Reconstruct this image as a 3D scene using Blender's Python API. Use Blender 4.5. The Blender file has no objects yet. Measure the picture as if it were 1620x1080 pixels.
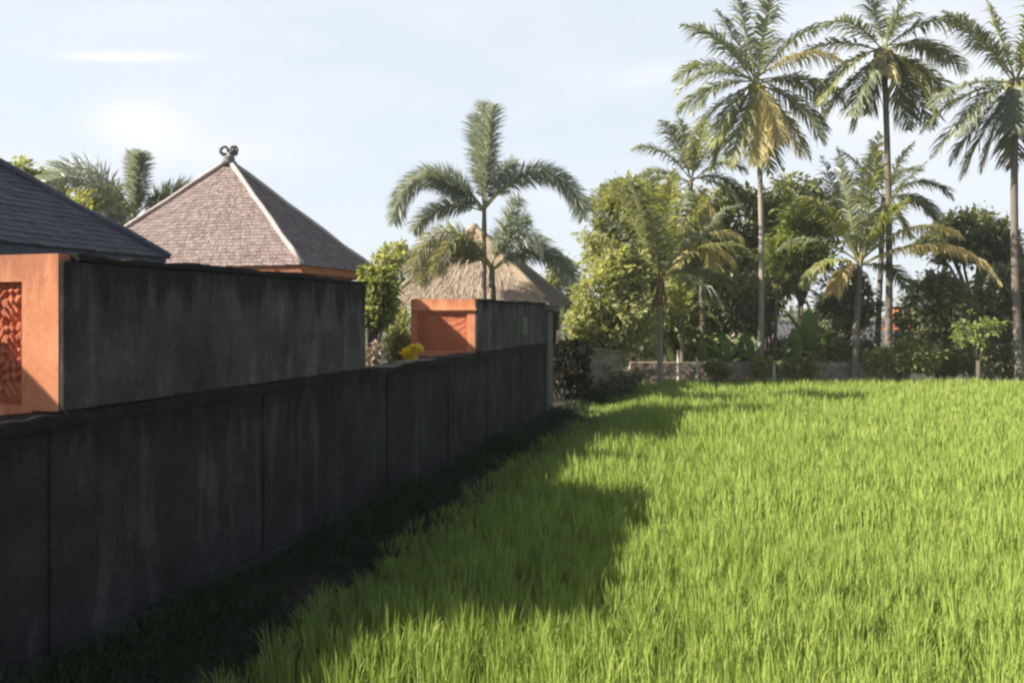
import bpy, math, random
import numpy as np
from mathutils import Vector, Matrix

random.seed(7)
RNG = np.random.default_rng(11)
S = bpy.context.scene
COL = S.collection
R = math.radians

# ------------------------------------------------------------------ camera
EYE = 2.2                     # eye height above the foot of the wall
FPX = 1260.0                  # focal length in photo pixels (photo 1620 wide)
HORX, HORY = 810.0, 498.0
cam_d = bpy.data.cameras.new('camera')
cam = bpy.data.objects.new('camera', cam_d); COL.objects.link(cam)
cam.location = (0, 0, EYE); cam.rotation_euler = (R(90), 0, 0)
cam_d.sensor_width = 36; cam_d.lens = 36 * FPX / 1620
cam_d.shift_y = -42 / 1620
cam_d.clip_start = 0.05; cam_d.clip_end = 2000
S.camera = cam

# ------------------------------------------------------------------ sky and sun
SUN_EL = R(35.8)
SUN_H = Vector((-0.99, -0.145))
SUN_H.normalize()
SUN = Vector((SUN_H.x * math.cos(SUN_EL), SUN_H.y * math.cos(SUN_EL), math.sin(SUN_EL)))
W = bpy.data.worlds.new('World'); S.world = W; W.use_nodes = True
nt = W.node_tree; nt.nodes.clear()
def N(nt, kind, **kw):
    n = nt.nodes.new(kind)
    for k, v in kw.items(): setattr(n, k, v)
    return n
def L(nt, a, b): nt.links.new(a, b)
def math_node(nt, op, a, b=None, c=None, clamp=False):
    n = N(nt, 'ShaderNodeMath', operation=op, use_clamp=clamp)
    for i, v in enumerate((a, b, c)):
        if v is None: continue
        if isinstance(v, (int, float)): n.inputs[i].default_value = v
        else: L(nt, v, n.inputs[i])
    return n.outputs[0]
sky = N(nt, 'ShaderNodeTexSky', sky_type='NISHITA', sun_disc=False)
sky.sun_elevation = SUN_EL
sky.sun_rotation = math.atan2(SUN.x, SUN.y)
sky.altitude = 100; sky.air_density = 1.0; sky.dust_density = 1.6; sky.ozone_density = 1.2
tc = N(nt, 'ShaderNodeTexCoord')
sep = N(nt, 'ShaderNodeSeparateXYZ'); L(nt, tc.outputs['Generated'], sep.inputs[0])
yy = math_node(nt, 'MAXIMUM', sep.outputs['Y'], 0.05)
U = math_node(nt, 'DIVIDE', sep.outputs['X'], yy)
V = math_node(nt, 'DIVIDE', sep.outputs['Z'], yy)
cmb = N(nt, 'ShaderNodeCombineXYZ'); L(nt, U, cmb.inputs[0]); L(nt, V, cmb.inputs[1])
mp = N(nt, 'ShaderNodeMapping'); mp.inputs['Scale'].default_value = (2.2, 6.0, 1)
L(nt, cmb.outputs[0], mp.inputs[0])
nz = N(nt, 'ShaderNodeTexNoise'); nz.inputs['Scale'].default_value = 1.6
nz.inputs['Detail'].default_value = 6; nz.inputs['Roughness'].default_value = 0.55
L(nt, mp.outputs[0], nz.inputs['Vector'])
def blob(u0, v0, su, sv, amp, warp=0.0):
    a = math_node(nt, 'DIVIDE', math_node(nt, 'SUBTRACT', U, u0), su)
    vv = math_node(nt, 'ADD', V, math_node(nt, 'MULTIPLY', math_node(nt, 'SUBTRACT', nz.outputs['Fac'], 0.5), warp))
    b = math_node(nt, 'DIVIDE', math_node(nt, 'SUBTRACT', vv, v0), sv)
    r2 = math_node(nt, 'ADD', math_node(nt, 'MULTIPLY', a, a), math_node(nt, 'MULTIPLY', b, b))
    return math_node(nt, 'MULTIPLY', math_node(nt, 'POWER', 2.718, math_node(nt, 'MULTIPLY', r2, -1.0)), amp)
cl = math_node(nt, 'MULTIPLY', math_node(nt, 'SUBTRACT', nz.outputs['Fac'], 0.44), 0.9, clamp=True)
for args in ((-0.49, 0.325, 0.07, 0.006, 0.95, 0.02), (-0.47, 0.235, 0.06, 0.035, 0.9, 0.06),
             (-0.35, 0.20, 0.10, 0.03, 0.35, 0.06), (0.18, 0.30, 0.05, 0.015, 0.35, 0.05),
             (0.50, 0.30, 0.16, 0.10, 0.55, 0.12), (0.30, 0.14, 0.2, 0.05, 0.25, 0.08)):
    cl = math_node(nt, 'ADD', cl, blob(*args))
cl = math_node(nt, 'MINIMUM', cl, 0.85)
mixc = N(nt, 'ShaderNodeMix', data_type='RGBA')
veil = N(nt, 'ShaderNodeMix', data_type='RGBA')          # thin high cloud, strongest low in the sky ahead
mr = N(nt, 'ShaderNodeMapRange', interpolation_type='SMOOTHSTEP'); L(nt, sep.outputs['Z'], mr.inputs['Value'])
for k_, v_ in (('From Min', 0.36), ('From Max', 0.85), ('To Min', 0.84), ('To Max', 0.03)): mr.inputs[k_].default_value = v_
fr_ = N(nt, 'ShaderNodeMapRange', interpolation_type='SMOOTHSTEP'); L(nt, sep.outputs['Y'], fr_.inputs['Value'])   # veil thinned overhead and behind, shaped to cut fill and deepen shadows
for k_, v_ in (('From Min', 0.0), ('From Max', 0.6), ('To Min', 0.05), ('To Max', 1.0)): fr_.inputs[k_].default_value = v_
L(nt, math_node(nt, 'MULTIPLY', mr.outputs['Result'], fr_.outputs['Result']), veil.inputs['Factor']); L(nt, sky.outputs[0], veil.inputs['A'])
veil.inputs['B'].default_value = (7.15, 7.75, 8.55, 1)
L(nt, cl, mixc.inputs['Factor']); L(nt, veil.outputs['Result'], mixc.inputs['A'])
mixc.inputs['B'].default_value = (8.5, 8.55, 8.7, 1)
bg = N(nt, 'ShaderNodeBackground'); bg.inputs['Strength'].default_value = 0.06
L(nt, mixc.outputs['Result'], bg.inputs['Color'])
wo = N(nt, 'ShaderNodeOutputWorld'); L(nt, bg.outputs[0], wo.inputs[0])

sd = bpy.data.lights.new('sun', 'SUN'); sd.energy = 5.0; sd.angle = R(0.6); sd.color = (1.0, 0.93, 0.80)
so = bpy.data.objects.new('sun', sd); COL.objects.link(so); so.location = (-20, -5, 30)
so.rotation_euler = SUN.to_track_quat('Z', 'Y').to_euler()

S.view_settings.view_transform = 'Standard'; S.view_settings.look = 'None'
S.view_settings.gamma = 1.0; S.view_settings.use_curve_mapping = False
S.view_settings.exposure = 1.06
S.render.film_transparent = False
S.cycles.max_bounces = 8; S.cycles.transparent_max_bounces = 4
S.cycles.pixel_filter_type = 'BLACKMAN_HARRIS'; S.cycles.filter_width = 2.4

# ------------------------------------------------------------------ helpers
def P(x, y, d):
    """a place in the world from the photo pixel it shows at and its depth"""
    return Vector(((x - HORX) / FPX * d, d, EYE + (HORY - y) / FPX * d))

WO = Vector((-4.386, 0, 0)); WD = Vector((0.2768, 0.9609, 0)); WN = Vector((-0.9609, 0.2768, 0))
def WP(s, t, z):
    """s metres along the boundary wall, t metres behind its face"""
    return WO + WD * s + WN * t + Vector((0, 0, z))

def tag(o, label=None, cat=None, group=None, kind=None):
    if label: o['label'] = label
    if cat: o['category'] = cat
    if group: o['group'] = group
    if kind: o['kind'] = kind
    return o

def empty(name, loc, label, cat, group=None):
    o = bpy.data.objects.new(name, None); COL.objects.link(o); o.location = loc
    o.empty_display_size = 0.2
    return tag(o, label, cat, group)

def link_mesh(name, me, parent=None):
    o = bpy.data.objects.new(name, me); COL.objects.link(o)
    if parent is not None:
        o.parent = parent
        o.matrix_parent_inverse = Matrix.Translation(-absloc(parent))
    return o
def absloc(o):
    return o.location if o.parent is None else Vector((0, 0, 0)) if o.type == 'MESH' else o.location

def np_mesh(name, verts, loops, sizes, mats, parent=None, midx=None, smooth=False):
    me = bpy.data.meshes.new(name)
    verts = np.asarray(verts, np.float32); loops = np.asarray(loops, np.int32); sizes = np.asarray(sizes, np.int32)
    me.vertices.add(len(verts)); me.vertices.foreach_set('co', verts.ravel())
    me.loops.add(len(loops)); me.loops.foreach_set('vertex_index', loops)
    me.polygons.add(len(sizes))
    st = np.zeros(len(sizes), np.int32); st[1:] = np.cumsum(sizes)[:-1]
    me.polygons.foreach_set('loop_start', st)
    for m in (mats if isinstance(mats, (list, tuple)) else [mats]): me.materials.append(m)
    if midx is not None: me.polygons.foreach_set('material_index', np.asarray(midx, np.int32))
    me.update(calc_edges=True); me.validate()
    me.polygons.foreach_set('use_smooth', np.full(len(me.polygons), smooth))
    return link_mesh(name, me, parent)

class MB:
    """collects shapes into one mesh"""
    def __init__(s): s.v = []; s.f = []
    def poly(s, pts):
        b = len(s.v); s.v += [tuple(p) for p in pts]; s.f.append(tuple(range(b, b + len(pts)))); return s
    def hexa(s, c):
        b = len(s.v); s.v += [tuple(p) for p in c]
        for q in ((0, 3, 2, 1), (4, 5, 6, 7), (0, 1, 5, 4), (1, 2, 6, 5), (2, 3, 7, 6), (3, 0, 4, 7)):
            s.f.append(tuple(b + i for i in q))
        return s
    def box(s, x0, x1, y0, y1, z0, z1):
        return s.hexa([(x0, y0, z0), (x1, y0, z0), (x1, y1, z0), (x0, y1, z0),
                       (x0, y0, z1), (x1, y0, z1), (x1, y1, z1), (x0, y1, z1)])
    def wbox(s, s0, s1, t0, t1, z0, z1):
        return s.hexa([WP(s0, t0, z0), WP(s0, t1, z0), WP(s1, t1, z0), WP(s1, t0, z0),
                       WP(s0, t0, z1), WP(s0, t1, z1), WP(s1, t1, z1), WP(s1, t0, z1)])
    def tube(s, pts, rad, n=8, cap=True):
        b = len(s.v); m = len(pts)
        for i, p in enumerate(pts):
            p = Vector(p)
            d = Vector(pts[min(i + 1, m - 1)]) - Vector(pts[max(i - 1, 0)])
            d = d.normalized() if d.length > 1e-6 else Vector((0, 0, 1))
            a = d.orthogonal().normalized() if abs(d.z) > .9 else d.cross(Vector((0, 0, 1))).normalized()
            c = d.cross(a)
            r = rad[i] if hasattr(rad, '__len__') else rad
            for k in range(n):
                t = 2 * math.pi * k / n
                s.v.append(tuple(p + (a * math.cos(t) + c * math.sin(t)) * r))
        for i in range(m - 1):
            for k in range(n):
                k2 = (k + 1) % n
                s.f.append((b + i * n + k, b + i * n + k2, b + (i + 1) * n + k2, b + (i + 1) * n + k))
        if cap:
            s.f.append(tuple(b + k for k in range(n))[::-1]); s.f.append(tuple(b + (m - 1) * n + k for k in range(n)))
        return s
    def lathe(s, c, prof, n=16):
        c = Vector(c)
        return s.tube([c + Vector((0, 0, z)) for r, z in prof], [r for r, z in prof], n)
    def rough_bar(s, s0, s1, t0, t1, z0, z1, amp, seed, step=0.09):
        """a long bar along the wall with worn uneven faces and edges"""
        rr = random.Random(seed); n = max(2, int((s1 - s0) / step)); b = len(s.v)
        jt = jz = 0.0
        for i in range(n + 1):
            q = s0 + (s1 - s0) * i / n
            jt = .75 * jt + rr.uniform(-amp, amp); jz = .75 * jz + rr.uniform(-amp, amp)
            ch = rr.uniform(.3, 1.0) * amp * 3
            for (t, z) in ((t1, z0), (t0 + jt, z0 + abs(jz) * .4), (t0 + jt * .8 + rr.uniform(-amp, amp) * .4, (z0 + z1) / 2),
                           (t0 + jt, z1 - ch + jz), (t0 + ch + jt, z1 + jz), (t1, z1 + jz * .5)):
                s.v.append(tuple(WP(q, t, z)))
        for i in range(n):
            for k in range(6):
                k2 = (k + 1) % 6
                s.f.append((b + i * 6 + k, b + (i + 1) * 6 + k, b + (i + 1) * 6 + k2, b + i * 6 + k2))
        s.f.append(tuple(b + k for k in range(6))); s.f.append(tuple(b + n * 6 + k for k in range(6))[::-1])
        return s
    def build(s, name, m, parent=None, smooth=False, bevel=0.0):
        lo = [i for f in s.f for i in f]
        o = np_mesh(name, s.v, lo, [len(f) for f in s.f], m, parent, smooth=smooth)
        if bevel:
            md = o.modifiers.new('bevel', 'BEVEL'); md.width = bevel; md.segments = 2; md.limit_method = 'ANGLE'
        return o

# ------------------------------------------------------------------ materials
def new_mat(name):
    m = bpy.data.materials.new(name); m.use_nodes = True; m.node_tree.nodes.clear()
    nt = m.node_tree; out = N(nt, 'ShaderNodeOutputMaterial')
    return m, nt, out
def ramp(nt, fac, stops):
    r = N(nt, 'ShaderNodeValToRGB'); e = r.color_ramp.elements
    while len(e) < len(stops): e.new(0.5)
    for i, (p, c) in enumerate(stops): e[i].position = p; e[i].color = (*c, 1)
    L(nt, fac, r.inputs[0]); return r.outputs[0]
def noise(nt, vec, scale, detail=5, rough=0.55, sc=(1, 1, 1)):
    mp = N(nt, 'ShaderNodeMapping'); mp.inputs['Scale'].default_value = sc; L(nt, vec, mp.inputs[0])
    n = N(nt, 'ShaderNodeTexNoise'); n.inputs['Scale'].default_value = scale; n.inputs['Detail'].default_value = detail
    n.inputs['Roughness'].default_value = rough; L(nt, mp.outputs[0], n.inputs['Vector']); return n.outputs['Fac']
def mix(nt, f, a, b, bt='MIX'):
    n = N(nt, 'ShaderNodeMix', data_type='RGBA', blend_type=bt)
    for k, v in (('Factor', f), ('A', a), ('B', b)):
        if isinstance(v, (int, float)): n.inputs[k].default_value = v
        elif isinstance(v, tuple): n.inputs[k].default_value = (*v, 1)
        else: L(nt, v, n.inputs[k])
    return n.outputs['Result']
def principled(nt, out, col, rough=0.85, bump=None, bstr=0.4, bdist=0.02, spec=0.3):
    b = N(nt, 'ShaderNodeBsdfPrincipled'); b.inputs['Roughness'].default_value = rough
    b.inputs['Specular IOR Level'].default_value = spec
    if isinstance(col, tuple): b.inputs['Base Color'].default_value = (*col, 1)
    else: L(nt, col, b.inputs['Base Color'])
    if bump is not None:
        bn = N(nt, 'ShaderNodeBump'); bn.inputs['Strength'].default_value = bstr; bn.inputs['Distance'].default_value = bdist
        L(nt, bump, bn.inputs['Height']); L(nt, bn.outputs[0], b.inputs['Normal'])
    L(nt, b.outputs[0], out.inputs[0]); return b

def leaf_mat(name, ca, cb, trans=0.45, tcol=None, rough=0.45, spec=0.35):
    m, nt, out = new_mat(name)
    g = N(nt, 'ShaderNodeNewGeometry')
    c = ramp(nt, g.outputs['Random Per Island'], [(0, ca), (1, cb)])
    b = N(nt, 'ShaderNodeBsdfPrincipled'); b.inputs['Roughness'].default_value = rough
    b.inputs['Specular IOR Level'].default_value = spec
    L(nt, c, b.inputs['Base Color'])
    t = N(nt, 'ShaderNodeBsdfTranslucent')
    L(nt, mix(nt, 1.0, c, tcol or (1.5, 1.45, 0.7), 'MULTIPLY'), t.inputs['Color'])
    ms = N(nt, 'ShaderNodeMixShader'); ms.inputs[0].default_value = trans
    L(nt, b.outputs[0], ms.inputs[1]); L(nt, t.outputs[0], ms.inputs[2]); L(nt, ms.outputs[0], out.inputs[0])
    return m

def rough_mat(name, ca, cb, scale=6, rough=0.9, sc=(1, 1, 1), bstr=0.5, bdist=0.02, cc=None):
    m, nt, out = new_mat(name)
    tc = N(nt, 'ShaderNodeTexCoord'); v = tc.outputs['Object']
    n1 = noise(nt, v, scale, 6, 0.6, sc); n2 = noise(nt, v, scale * 5, 4, 0.6, sc)
    c = ramp(nt, n1, [(0.3, ca), (0.7, cb)])
    c = mix(nt, 0.5, c, ramp(nt, n2, [(0.3, tuple(x * .75 for x in ca)), (0.7, tuple(min(1, x * 1.15) for x in (cc or cb)))]))
    principled(nt, out, c, rough, n2, bstr, bdist)
    return m

M = {}
# dark weathered concrete: vertical runs, moss, pale lime blooms
def concrete(name, lo, hi, moss, lime, ztop=1.5):
    m, nt, out = new_mat(name)
    v = N(nt, 'ShaderNodeTexCoord').outputs['Object']
    big = noise(nt, v, 0.9, 5, 0.6); run = noise(nt, v, 3.2, 6, 0.65, (1, 1, 0.16)); fine = noise(nt, v, 26, 5, 0.7)
    c = ramp(nt, big, [(0.3, lo), (0.7, hi)])
    c = mix(nt, math_node(nt, 'MULTIPLY', math_node(nt, 'SUBTRACT', run, 0.53), 5.0, clamp=True), c, lime)
    c = mix(nt, math_node(nt, 'MULTIPLY', math_node(nt, 'SUBTRACT', noise(nt, v, 2.1, 6, 0.7), 0.52), 4.0, clamp=True), c, moss)
    zz = N(nt, 'ShaderNodeSeparateXYZ'); L(nt, v, zz.inputs[0])
    drip = noise(nt, v, 5.0, 5, 0.7, (1, 1, 0.10))
    lev = math_node(nt, 'SUBTRACT', zz.outputs['Z'], math_node(nt, 'SUBTRACT', ztop, math_node(nt, 'MULTIPLY', math_node(nt, 'SUBTRACT', drip, 0.34), 1.5)))
    c = mix(nt, math_node(nt, 'MULTIPLY', math_node(nt, 'MULTIPLY', lev, 5.0, clamp=True), 0.8), c, (0.012, 0.013, 0.012))
    blot = noise(nt, v, 1.5, 7, 0.72)
    c = mix(nt, 0.75, c, ramp(nt, blot, [(0.32, (0.5, 0.5, 0.52)), (0.68, (1.55, 1.55, 1.5))]), 'MULTIPLY')
    pale = math_node(nt, 'MULTIPLY', math_node(nt, 'SUBTRACT', noise(nt, v, 2.6, 7, 0.78, (1, 1, .55)), 0.55), 6.0, clamp=True)
    c = mix(nt, math_node(nt, 'MULTIPLY', pale, 0.55), c, lime)
    c = mix(nt, 0.55, c, ramp(nt, fine, [(0.3, (0.35, 0.35, 0.35)), (0.75, (1.35, 1.35, 1.35))]), 'MULTIPLY')
    c = mix(nt, 1.0, c, (1.0, 0.955, 0.95), 'MULTIPLY')
    principled(nt, out, c, 0.92, math_node(nt, 'ADD', fine, math_node(nt, 'MULTIPLY', big, 1.5)), 0.5, 0.02, 0.2)
    return m
M['concrete'] = concrete('weathered_concrete', (0.021, 0.020, 0.022), (0.043, 0.041, 0.045), (0.016, 0.018, 0.016), (0.105, 0.10, 0.102))
M['concrete_upper'] = concrete('weathered_concrete_upper', (0.052, 0.050, 0.050), (0.105, 0.102, 0.102), (0.036, 0.039, 0.034), (0.19, 0.19, 0.18), 2.52)
M['concrete_edge'] = concrete('mossy_coping', (0.018, 0.018, 0.018), (0.038, 0.037, 0.036), (0.014, 0.018, 0.012), (0.10, 0.095, 0.09))
M['plinth'] = concrete('damp_plinth', (0.022, 0.022, 0.025), (0.035, 0.035, 0.038), (0.020, 0.025, 0.018), (0.06, 0.06, 0.065))
def plaster(name, a, b, stain):
    m, nt, out = new_mat(name)
    v = N(nt, 'ShaderNodeTexCoord').outputs['Object']
    c = ramp(nt, noise(nt, v, 2.4, 5, 0.6), [(0.3, a), (0.7, b)])
    st = math_node(nt, 'MULTIPLY', math_node(nt, 'SUBTRACT', noise(nt, v, 4.0, 7, 0.75, (1, 1, 0.5)), 0.53), 5, clamp=True)
    c = mix(nt, math_node(nt, 'MULTIPLY', st, 0.6), c, stain)
    zz = N(nt, 'ShaderNodeSeparateXYZ'); L(nt, v, zz.inputs[0])
    drip = noise(nt, v, 9.0, 5, 0.7, (1, 1, 0.12))
    lev = math_node(nt, 'SUBTRACT', zz.outputs['Z'], math_node(nt, 'SUBTRACT', 2.5, math_node(nt, 'MULTIPLY', math_node(nt, 'SUBTRACT', drip, 0.36), 1.4)))
    c = mix(nt, math_node(nt, 'MULTIPLY', math_node(nt, 'MULTIPLY', lev, 4.0, clamp=True), 0.45), c, stain)
    c = mix(nt, 0.35, c, ramp(nt, noise(nt, v, 30, 5, 0.7), [(0.3, (0.6, 0.58, 0.55)), (0.7, (1.25, 1.25, 1.25))]), 'MULTIPLY')
    principled(nt, out, c, 0.9, noise(nt, v, 40, 4, 0.6), 0.25, 0.01)
    return m
M['orange'] = plaster('orange_plaster', (0.62, 0.230, 0.115), (0.80, 0.345, 0.185), (0.27, 0.10, 0.055))
M['terracotta'] = plaster('carved_terracotta', (0.50, 0.145, 0.070), (0.62, 0.20, 0.105), (0.26, 0.065, 0.04))
M['shingle'] = leaf_mat('silvered_wood_shingle', (0.19, 0.140, 0.130), (0.305, 0.232, 0.215), 0.0, rough=0.8, spec=0.2)
M['shingle_dark'] = leaf_mat('slate_grey_shingle', (0.092, 0.085, 0.090), (0.145, 0.135, 0.142), 0.0, rough=0.7, spec=0.3)
M['ridge'] = rough_mat('pale_ridge_cap', (0.50, 0.41, 0.36), (0.66, 0.56, 0.50), 5)
M['ridge_dark'] = rough_mat('grey_ridge_cap', (0.10, 0.10, 0.12), (0.16, 0.16, 0.18), 5)
M['stone'] = rough_mat('grey_carved_stone', (0.16, 0.14, 0.14), (0.30, 0.27, 0.26), 8)
M['fascia'] = rough_mat('red_brown_fascia', (0.34, 0.13, 0.07), (0.48, 0.21, 0.10), 6)
M['thatch'] = leaf_mat('dry_grass_thatch', (0.32, 0.25, 0.185), (0.56, 0.455, 0.365), 0.08, rough=0.9, spec=0.1)
M['thatch_base'] = rough_mat('thatch_underlayer', (0.30, 0.23, 0.15), (0.42, 0.33, 0.24), 6)
M['dark_wood'] = rough_mat('dark_timber', (0.035, 0.028, 0.022), (0.06, 0.05, 0.04), 6)
M['pillar'] = rough_mat('mossy_grey_stone', (0.10, 0.105, 0.085), (0.18, 0.18, 0.15), 5)
M['tan'] = rough_mat('tan_rendered_wall', (0.34, 0.27, 0.21), (0.46, 0.37, 0.30), 4)
M['rubble'] = rough_mat('pinkish_stone', (0.27, 0.20, 0.165), (0.42, 0.325, 0.27), 5)
M['white_paint'] = rough_mat('pale_painted_wood', (0.55, 0.53, 0.42), (0.7, 0.68, 0.55), 5)
M['soil'] = rough_mat('damp_soil', (0.030, 0.026, 0.016), (0.055, 0.048, 0.028), 1.2)
M['bark'] = rough_mat('grey_brown_bark', (0.085, 0.065, 0.050), (0.17, 0.14, 0.11), 4, sc=(1, 1, 4), bdist=0.05)
M['palm_bark'] = rough_mat('ringed_palm_bark', (0.13, 0.105, 0.085), (0.25, 0.215, 0.18), 3, sc=(1, 1, 7), bdist=0.05)
M['palm_bark_pale'] = rough_mat('pale_palm_bark', (0.27, 0.235, 0.20), (0.42, 0.37, 0.32), 3, sc=(1, 1, 7), bdist=0.05)
M['dry_sheath'] = rough_mat('rusty_dry_sheath', (0.22, 0.115, 0.06), (0.36, 0.205, 0.11), 5, sc=(1, 1, .4))
M['crownshaft'] = rough_mat('green_crownshaft', (0.13, 0.14, 0.075), (0.21, 0.215, 0.12), 4, sc=(1, 1, .3))
M['coconut'] = rough_mat('green_coconut', (0.20, 0.20, 0.04), (0.34, 0.27, 0.06), 8)
M['pink_tile'] = rough_mat('faded_pink_tile', (0.27, 0.19, 0.16), (0.40, 0.29, 0.26), 4)
M['grey_tile'] = rough_mat('grey_tile', (0.075, 0.075, 0.08), (0.12, 0.12, 0.13), 4)
M['orange_tile'] = rough_mat('orange_clay_tile', (0.55, 0.17, 0.06), (0.72, 0.27, 0.11), 4)
M['render_grey'] = rough_mat('grey_render', (0.16, 0.14, 0.125), (0.24, 0.21, 0.19), 3)  # grey-brown tone of the far house walls
M['rice'] = leaf_mat('young_rice_blade', (0.235, 0.325, 0.060), (0.375, 0.460, 0.125), 0.22, (1.25, 1.2, 0.7), 0.6, 0.15)
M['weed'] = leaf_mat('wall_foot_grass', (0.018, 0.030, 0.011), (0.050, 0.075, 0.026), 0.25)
M['palm_green'] = leaf_mat('coconut_leaflet_green', (0.115, 0.142, 0.105), (0.335, 0.36, 0.245), 0.35, rough=0.35, spec=0.5)
M['palm_blue'] = leaf_mat('foxtail_leaflet', (0.17, 0.20, 0.165), (0.36, 0.39, 0.31), 0.4, (1.3, 1.3, .9), rough=0.35, spec=0.5)
M['palm_fresh'] = leaf_mat('coconut_leaflet_fresh', (0.20, 0.22, 0.09), (0.42, 0.42, 0.19), 0.42, rough=0.4)
M['palm_yellow'] = leaf_mat('coconut_leaflet_yellowing', (0.44, 0.38, 0.16), (0.66, 0.60, 0.34), 0.40, (1.3, 1.2, .8))
M['palm_brown'] = leaf_mat('coconut_leaflet_dry', (0.54, 0.42, 0.19), (0.72, 0.61, 0.36), 0.3, (1.2, 1.1, .8))
M['palm_olive'] = leaf_mat('foxtail_leaflet_olive', (0.20, 0.19, 0.115), (0.38, 0.36, 0.235), 0.35)
M['rachis'] = rough_mat('frond_midrib', (0.25, 0.24, 0.09), (0.36, 0.34, 0.15), 6)
M['leaf_bright'] = leaf_mat('bright_yellow_green_leaf', (0.22, 0.245, 0.11), (0.50, 0.50, 0.26), 0.45)
M['leaf_mid'] = leaf_mat('mid_green_leaf', (0.15, 0.18, 0.07), (0.40, 0.42, 0.18), 0.42)
M['leaf_lime'] = leaf_mat('lime_green_leaf', (0.18, 0.23, 0.075), (0.36, 0.41, 0.16), 0.45)
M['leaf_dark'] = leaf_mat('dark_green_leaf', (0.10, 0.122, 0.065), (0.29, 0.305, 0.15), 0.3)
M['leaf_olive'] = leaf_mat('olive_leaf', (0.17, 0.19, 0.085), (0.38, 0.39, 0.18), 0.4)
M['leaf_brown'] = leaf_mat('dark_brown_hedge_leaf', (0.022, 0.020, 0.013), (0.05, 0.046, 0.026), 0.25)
M['leaf_far'] = leaf_mat('far_pale_leaf', (0.13, 0.165, 0.085), (0.22, 0.26, 0.14), 0.4)
M['leaf_yellow'] = leaf_mat('yellow_croton_leaf', (0.92, 0.70, 0.03), (0.96, 0.82, 0.08), 0.15, (1.1, 1.1, .8))
M['banana'] = leaf_mat('banana_leaf', (0.08, 0.14, 0.055), (0.22, 0.30, 0.11), 0.4)
M['banana_stem'] = rough_mat('banana_stem', (0.11, 0.13, 0.06), (0.20, 0.20, 0.11), 4, sc=(1, 1, .3))

# ------------------------------------------------------------------ ground
def ground_z(x, y):
    z = np.full_like(x, -0.25)
    k = np.clip((y - 29.0) / 7.0, 0, 1); z = z - 1.3 * k * k * (3 - 2 * k)
    t = -(x - WO.x) * 0.9609 + y * 0.2768            # metres behind the wall face
    b = np.clip((t + 0.75) / 0.55, 0, 1); z = np.where(y < 29, z + 0.25 * b, z)
    return z
xs = np.concatenate([[-1500, -500, -150, -60], np.arange(-30, 45, 0.75), [60, 150, 500, 1500]])
ys = np.concatenate([[-1500, -400, -100, -30], np.arange(-12, 45, 0.75), [60, 110, 300, 900, 1900]])
gx, gy = np.meshgrid(xs, ys); gz = ground_z(gx, gy)
gv = np.stack([gx, gy, gz], -1).reshape(-1, 3)
nx, ny = len(xs), len(ys)
ii = (np.arange(ny - 1)[:, None] * nx + np.arange(nx - 1)[None]).ravel()
gl = np.stack([ii, ii + 1, ii + nx + 1, ii + nx], 1)
tag(np_mesh('ground', gv, gl.ravel(), np.full(len(gl), 4), M['soil'], smooth=True), 'damp dark soil under the rice and the trees', kind='structure')

# ------------------------------------------------------------------ rice
def blades(pos, h, lean, az, w, twist):
    """one grass blade per row: quad, quad, tip"""
    n = len(pos)
    dx, dy = np.cos(az), np.sin(az); sx, sy = np.cos(twist), np.sin(twist)
    v = np.zeros((n, 7, 3), np.float32)
    prof = [(0.0, 0.0, 0.7), (0.5, 0.22, 1.0), (0.82, 0.62, 0.75)]
    for k, (zz, ll, ww) in enumerate(prof):
        cx = pos[:, 0] + dx * lean * ll; cy = pos[:, 1] + dy * lean * ll; cz = pos[:, 2] + h * zz
        for j, sg in ((0, -0.5), (1, 0.5)):
            v[:, 2 * k + j, 0] = cx + sx * w * ww * sg; v[:, 2 * k + j, 1] = cy + sy * w * ww * sg; v[:, 2 * k + j, 2] = cz
    v[:, 6, 0] = pos[:, 0] + dx * lean; v[:, 6, 1] = pos[:, 1] + dy * lean; v[:, 6, 2] = pos[:, 2] + h * (1.0 - 0.12 * lean / np.maximum(h, .05))
    b = (np.arange(n) * 7)[:, None]
    lo = np.concatenate([b + np.array([0, 1, 3, 2]), b + np.array([2, 3, 5, 4]), b + np.array([4, 5, 6])], 1)
    return v.reshape(-1, 3), lo.ravel(), np.tile([4, 4, 3], n)

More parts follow.
